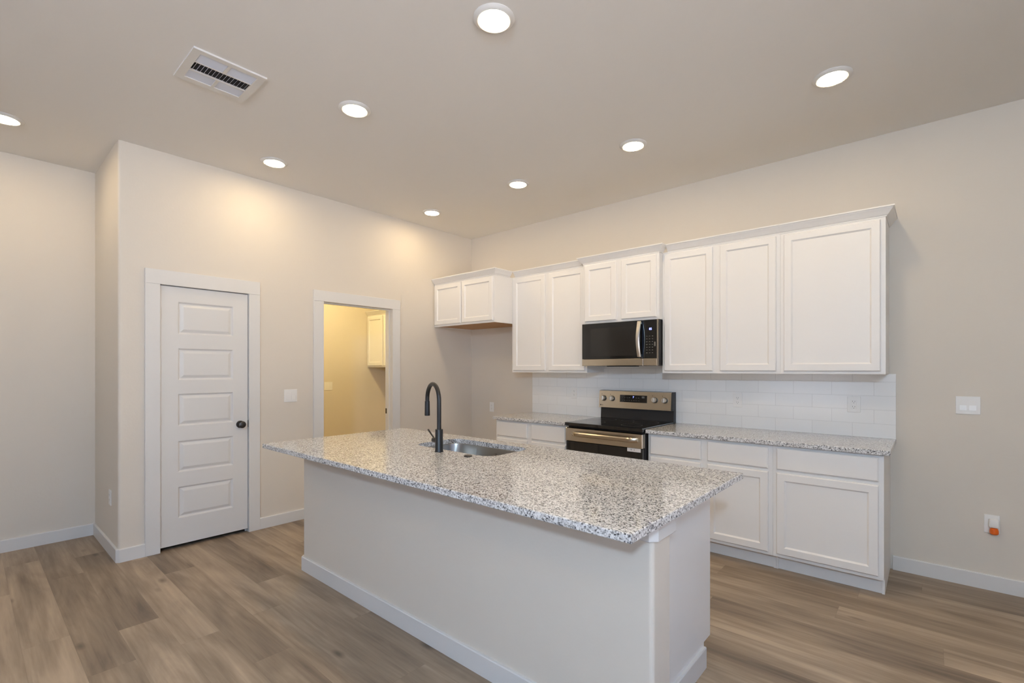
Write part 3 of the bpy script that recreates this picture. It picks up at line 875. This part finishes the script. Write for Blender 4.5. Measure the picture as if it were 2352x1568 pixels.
# ------------------------------------------------------------------ plates on walls
def Tm(loc, rz): return Matrix.Translation(loc) @ Matrix.Rotation(rz, 4, 'Z')
def plate_part(bm, name, mat, parent, M):
    bmesh.ops.recalc_face_normals(bm, faces=bm.faces)
    bm.transform(M); return make(name, bm, mat, parent)
def outlet(loc, rz, label, group='electrical outlets', w=0.072, h=0.116):
    """duplex outlet; local frame faces -y"""
    t = thing('wall_outlet', loc, label, 'outlet', group)
    M = Tm(loc, rz)
    bm = NB(); box(bm, -w/2, w/2, -0.006, -0.0003, -h/2, h/2, bev=0.0018); plate_part(bm, 'cover_plate', M_PLATE, t, M)
    bm = NB(); box(bm, -0.017, 0.017, -0.0078, -0.006, -0.034, 0.034, bev=0.0008)
    rc = plate_part(bm, 'receptacle', M_PLATE, t, M)
    for z in (-0.019, 0.019):
        for a, b, c0, d0 in ((-0.008, -0.006, z-0.002, z+0.008), (0.005, 0.007, z-0.002, z+0.007), (-0.002, 0.002, z-0.010, z-0.006)):
            bm = NB(); box(bm, a, b, -0.0081, -0.0077, c0, d0)
            plate_part(bm, 'slot', M_SLOT, rc, M)
    return t
def switch(loc, rz, label, gangs=2, w=0.118, h=0.116):
    t = thing('light_switch', loc, label, 'light switch', 'light switches')
    M = Tm(loc, rz)
    bm = NB(); box(bm, -w/2, w/2, -0.006, -0.0003, -h/2, h/2, bev=0.0018); plate_part(bm, 'cover_plate', M_PLATE, t, M)
    for g in range(gangs):
        cx_ = (g-(gangs-1)/2)*0.046
        bm = NB()
        prism_axis(bm, [(-0.0055, -0.033), (-0.0105, -0.033), (-0.0072, 0.0), (-0.0075, 0.033), (-0.0055, 0.033)], 'x', cx_-0.0165, cx_+0.0165)
        plate_part(bm, 'rocker', M_PLATE, t, M)
    return t
ty = -0.0102
outlet((1.592, ty, 1.153), 0, 'white duplex outlet in the tile backsplash left of the range')
outlet((3.235, ty, 1.144), 0, 'white duplex outlet in the tile backsplash just right of the range')
outlet((4.038, ty, 1.148), 0, 'white duplex outlet in the tile backsplash near its right end', w=0.080)
outlet((0.365, 0, 0.940), 0, 'white duplex outlet low in the empty refrigerator space')
outlet((-0.27, YJ, 0.428), 0, 'white duplex outlet low on the narrow wall return left of the closet door')
outlet((4.757, 0, 0.421), 0, 'white duplex outlet plate low on the right wall behind the air freshener')
switch((0, -2.306, 1.162), math.radians(90), 'white double rocker light switch between the closet door and the laundry doorway')
switch((4.646, 0, 1.170), 0, 'white double rocker light switch on the right wall beside the backsplash')
switch((XN, -0.945, 1.170), math.radians(90), 'white double rocker light switch on the yellow-lit laundry wall')
af = thing('air_freshener', (4.765, -0.008, 0.415), 'white plug-in air freshener with amber oil bottle, low on the right wall', 'air freshener')
bm = NB(); box(bm, 4.742, 4.788, -0.045, -0.0085, 0.405, 0.458, bev=0.008, seg=3); make('freshener_housing', bm, M_PLATE, af, smooth=True)
bm = NB(); lathe(bm, [(0.012, 0.052), (0.019, 0.046), (0.0215, 0.036), (0.0215, 0.018), (0.016, 0.012), (0, 0.011)], (4.765, -0.031, 0.352), seg=24)
make('oil_bottle', bm, M_AMBER, af, smooth=True, label='amber oil bottle')

# ------------------------------------------------------------------ laundry wall cabinet
lc = thing('laundry_cabinet', (-1.5, -0.16, 1.435), 'white wall cabinet seen through the laundry doorway, lit warm yellow', 'cabinet')
lx0, lx1, lz0, lz1 = XN+0.001, -1.12, 1.435, 2.20
boxes('cabinet_body', [(lx0, lx1, -0.306, -0.001, lz0, lz1)], M_CAB, lc)
frame(lc, lx0, lx1, lz0, lz1, -0.326, [(lx0+0.03, -1.515, lz0+0.04, lz1-0.04), (-1.485, lx1-0.03, lz0+0.04, lz1-0.04)])
shaker(lc, lx0+0.018, -1.480, lz0+0.022, lz1-0.022, -0.326)
shaker(lc, -1.455, lx1-0.018, lz0+0.022, lz1-0.022, -0.326)
bm = NB(); sweep(bm, [(lx0, -0.326), (lx1, -0.326), (lx1, -0.002)], [(o, lz1-0.004+q) for o, q in CROWN]); make('crown_moulding', bm, M_CAB, lc)

# ------------------------------------------------------------------ ceiling lamps
def can(x, y, label, lens=None, group='recessed ceiling lights', z=H):
    t = thing('ceiling_light', (x, y, z), label, 'ceiling light', group)
    bm = NB(); lathe(bm, [(0.074, 0.0002), (0.098, 0.0002), (0.099, 0.003), (0.090, 0.011), (0.078, 0.015), (0.074, 0.013)], (x, y, z), (0, 0, -1), 40)
    make('trim_ring', bm, M_TRIM, t, smooth=True)
    bm = NB(); lathe(bm, [(0.0735, 0.0002), (0.0735, 0.0125), (0.0715, 0.0140), (0, 0.0140)], (x, y, z), (0, 0, -1), 28)
    make('lens', bm, lens or M_LENS, t)
    return t
can(0.460, -1.022, 'round recessed ceiling light nearest the far corner, over the refrigerator space')
can(1.660, -1.018, 'round recessed ceiling light near the cabinet wall, second from the far corner')
can(2.790, -1.022, 'round recessed ceiling light near the cabinet wall, above the range')
can(4.037, -1.040, 'round recessed ceiling light near the right end of the cabinet wall')
can(0.465, -2.643, 'round recessed ceiling light between the two doors, close to the left wall')
can(1.671, -2.641, 'round recessed ceiling light just right of the ceiling vent')
can(2.890, -2.633, 'round recessed ceiling light at the top centre of the photo, largest in view')
can(-0.188, -4.109, 'round recessed ceiling light cut by the left edge of the photo')
for x, y in ((4.09, -2.64), (5.29, -2.64), (2.4, -5.2), (5.0, -5.2), (6.3, -4.0), (2.4, -6.8), (5.0, -6.8)):
    can(x, y, 'round recessed ceiling light in the living area behind the camera', group='living area ceiling lights')
can(-0.95, -1.35, 'round ceiling light inside the laundry room', lens=M_LENS_WARM, group='laundry ceiling light')

# globe lamp added behind the camera as cool fill for ceiling and island
PX, PY, PZ = 5.30, -6.0, 2.50
pd = thing('fill_light', (PX, PY, H), 'added globe fill light behind the camera, unseen, cooling the near ceiling and island front', 'added fill light')
bm = NB(); lathe(bm, [(0.065, 0.0002), (0.065, 0.012), (0.05, 0.025), (0, 0.027)], (PX, PY, H), (0, 0, -1), 28); make('canopy', bm, M_BLACK, pd, smooth=True)
bm = NB(); lathe(bm, [(0.006, 0.02), (0.006, H-PZ-0.14)], (PX, PY, H), (0, 0, -1), 12); make('stem', bm, M_BLACK, pd, smooth=True)
bm = NB(); lathe(bm, [(0.035, 0.0), (0.035, 0.03), (0.008, 0.045)], (PX, PY, PZ+0.108), (0, 0, 1), 24); make('lamp_holder', bm, M_BLACK, pd, smooth=True)
bm = NB(); lathe(bm, [(0, -0.11)]+[(0.11*math.sin(math.radians(t)), -0.11*math.cos(math.radians(t))) for t in range(12, 180, 12)]+[(0, 0.11)], (PX, PY, PZ), (0, 0, 1), 24)
make('fill_globe', bm, M_FILL, pd, smooth=True)

# ------------------------------------------------------------------ ceiling register
vt = thing('ceiling_vent', (1.405, -3.325, H), 'white rectangular ceiling air vent with dark slot in the middle', 'air vent')
vx0, vx1, vy0, vy1 = 1.224, 1.588, -3.507, -3.145
bm = NB()
ix0, ix1, iy0, iy1 = vx0+0.045, vx1-0.035, vy0+0.040, vy1-0.040
z0, z1 = H-0.010, H-0.0003
for b_ in ((vx0, vx1, vy0, iy0), (vx0, vx1, iy1, vy1), (vx0, ix0, iy0, iy1), (ix1, vx1, iy0, iy1)):
    box(bm, *b_, z0, z1)
t3 = (ix1-ix0)/3
box(bm, ix0+t3-0.005, ix0+t3+0.003, iy0, iy1, z0, z1); box(bm, ix0+2*t3-0.003, ix0+2*t3+0.005, iy0, iy1, z0, z1)
cy_ = (iy0+iy1)/2
box(bm, ix0, ix0+t3-0.005, cy_-0.008, cy_+0.008, z0, z1); box(bm, ix0+2*t3+0.005, ix1, cy_-0.008, cy_+0.008, z0, z1)
make('vent_frame', bm, M_TRIM, vt)
boxes('duct_opening', [(ix0, ix1, iy0, iy1, H-0.0014, H-0.0003)], M_DUCT, vt)
def louvre(lst, tilt_axis, name='louvres'):
    bm = NB()
    for (a, b_, c_, d_, zz, tl) in lst:
        M = None
        n0 = len(bm.verts)
        box(bm, a, b_, c_, d_, zz-0.0006, zz+0.0006)
    return make(name, bm, M_VENT, vt)
bm = NB()
def blade(bm, x0, x1, y0, y1, axis, tilt):
    """thin tilted blade whose long side runs along axis"""
    zc = H-0.0058
    if axis == 'y':
        xc = (x0+x1)/2; h = (x1-x0)/2; c_, s_ = math.cos(tilt)*h, math.sin(tilt)*h
        pr = [(xc-c_, zc-s_), (xc+c_, zc+s_), (xc+c_, zc+s_+0.0007), (xc-c_, zc-s_+0.0007)]
        prism_axis(bm, pr, 'y', y0, y1)
    else:
        yc = (y0+y1)/2; h = (y1-y0)/2; c_, s_ = math.cos(tilt)*h, math.sin(tilt)*h
        pr = [(yc-c_, zc-s_), (yc+c_, zc+s_), (yc+c_, zc+s_+0.0007), (yc-c_, zc-s_+0.0007)]
        prism_axis(bm, pr, 'x', x0, x1)
nb = 9
for k in range(nb):
    p0 = (t3-0.008)/nb
    for (ya, yb) in ((iy0+0.001, cy_-0.009), (cy_+0.009, iy1-0.001)):
        a = ix0+2*t3+0.006+k*p0; blade(bm, a, a+p0*1.0, ya, yb, 'y', math.radians(28))
        a = ix0+0.001+k*p0; blade(bm, a, a+p0*1.0, ya, yb, 'y', math.radians(14))
for k in range(15):
    p0 = (iy1-iy0-0.004)/15
    a = iy0+0.002+k*p0; blade(bm, ix0+t3+0.004, ix0+2*t3-0.004, a+p0*0.3, a+p0*0.8, 'x', math.radians(50))
make('louvres', bm, M_VENT, vt)
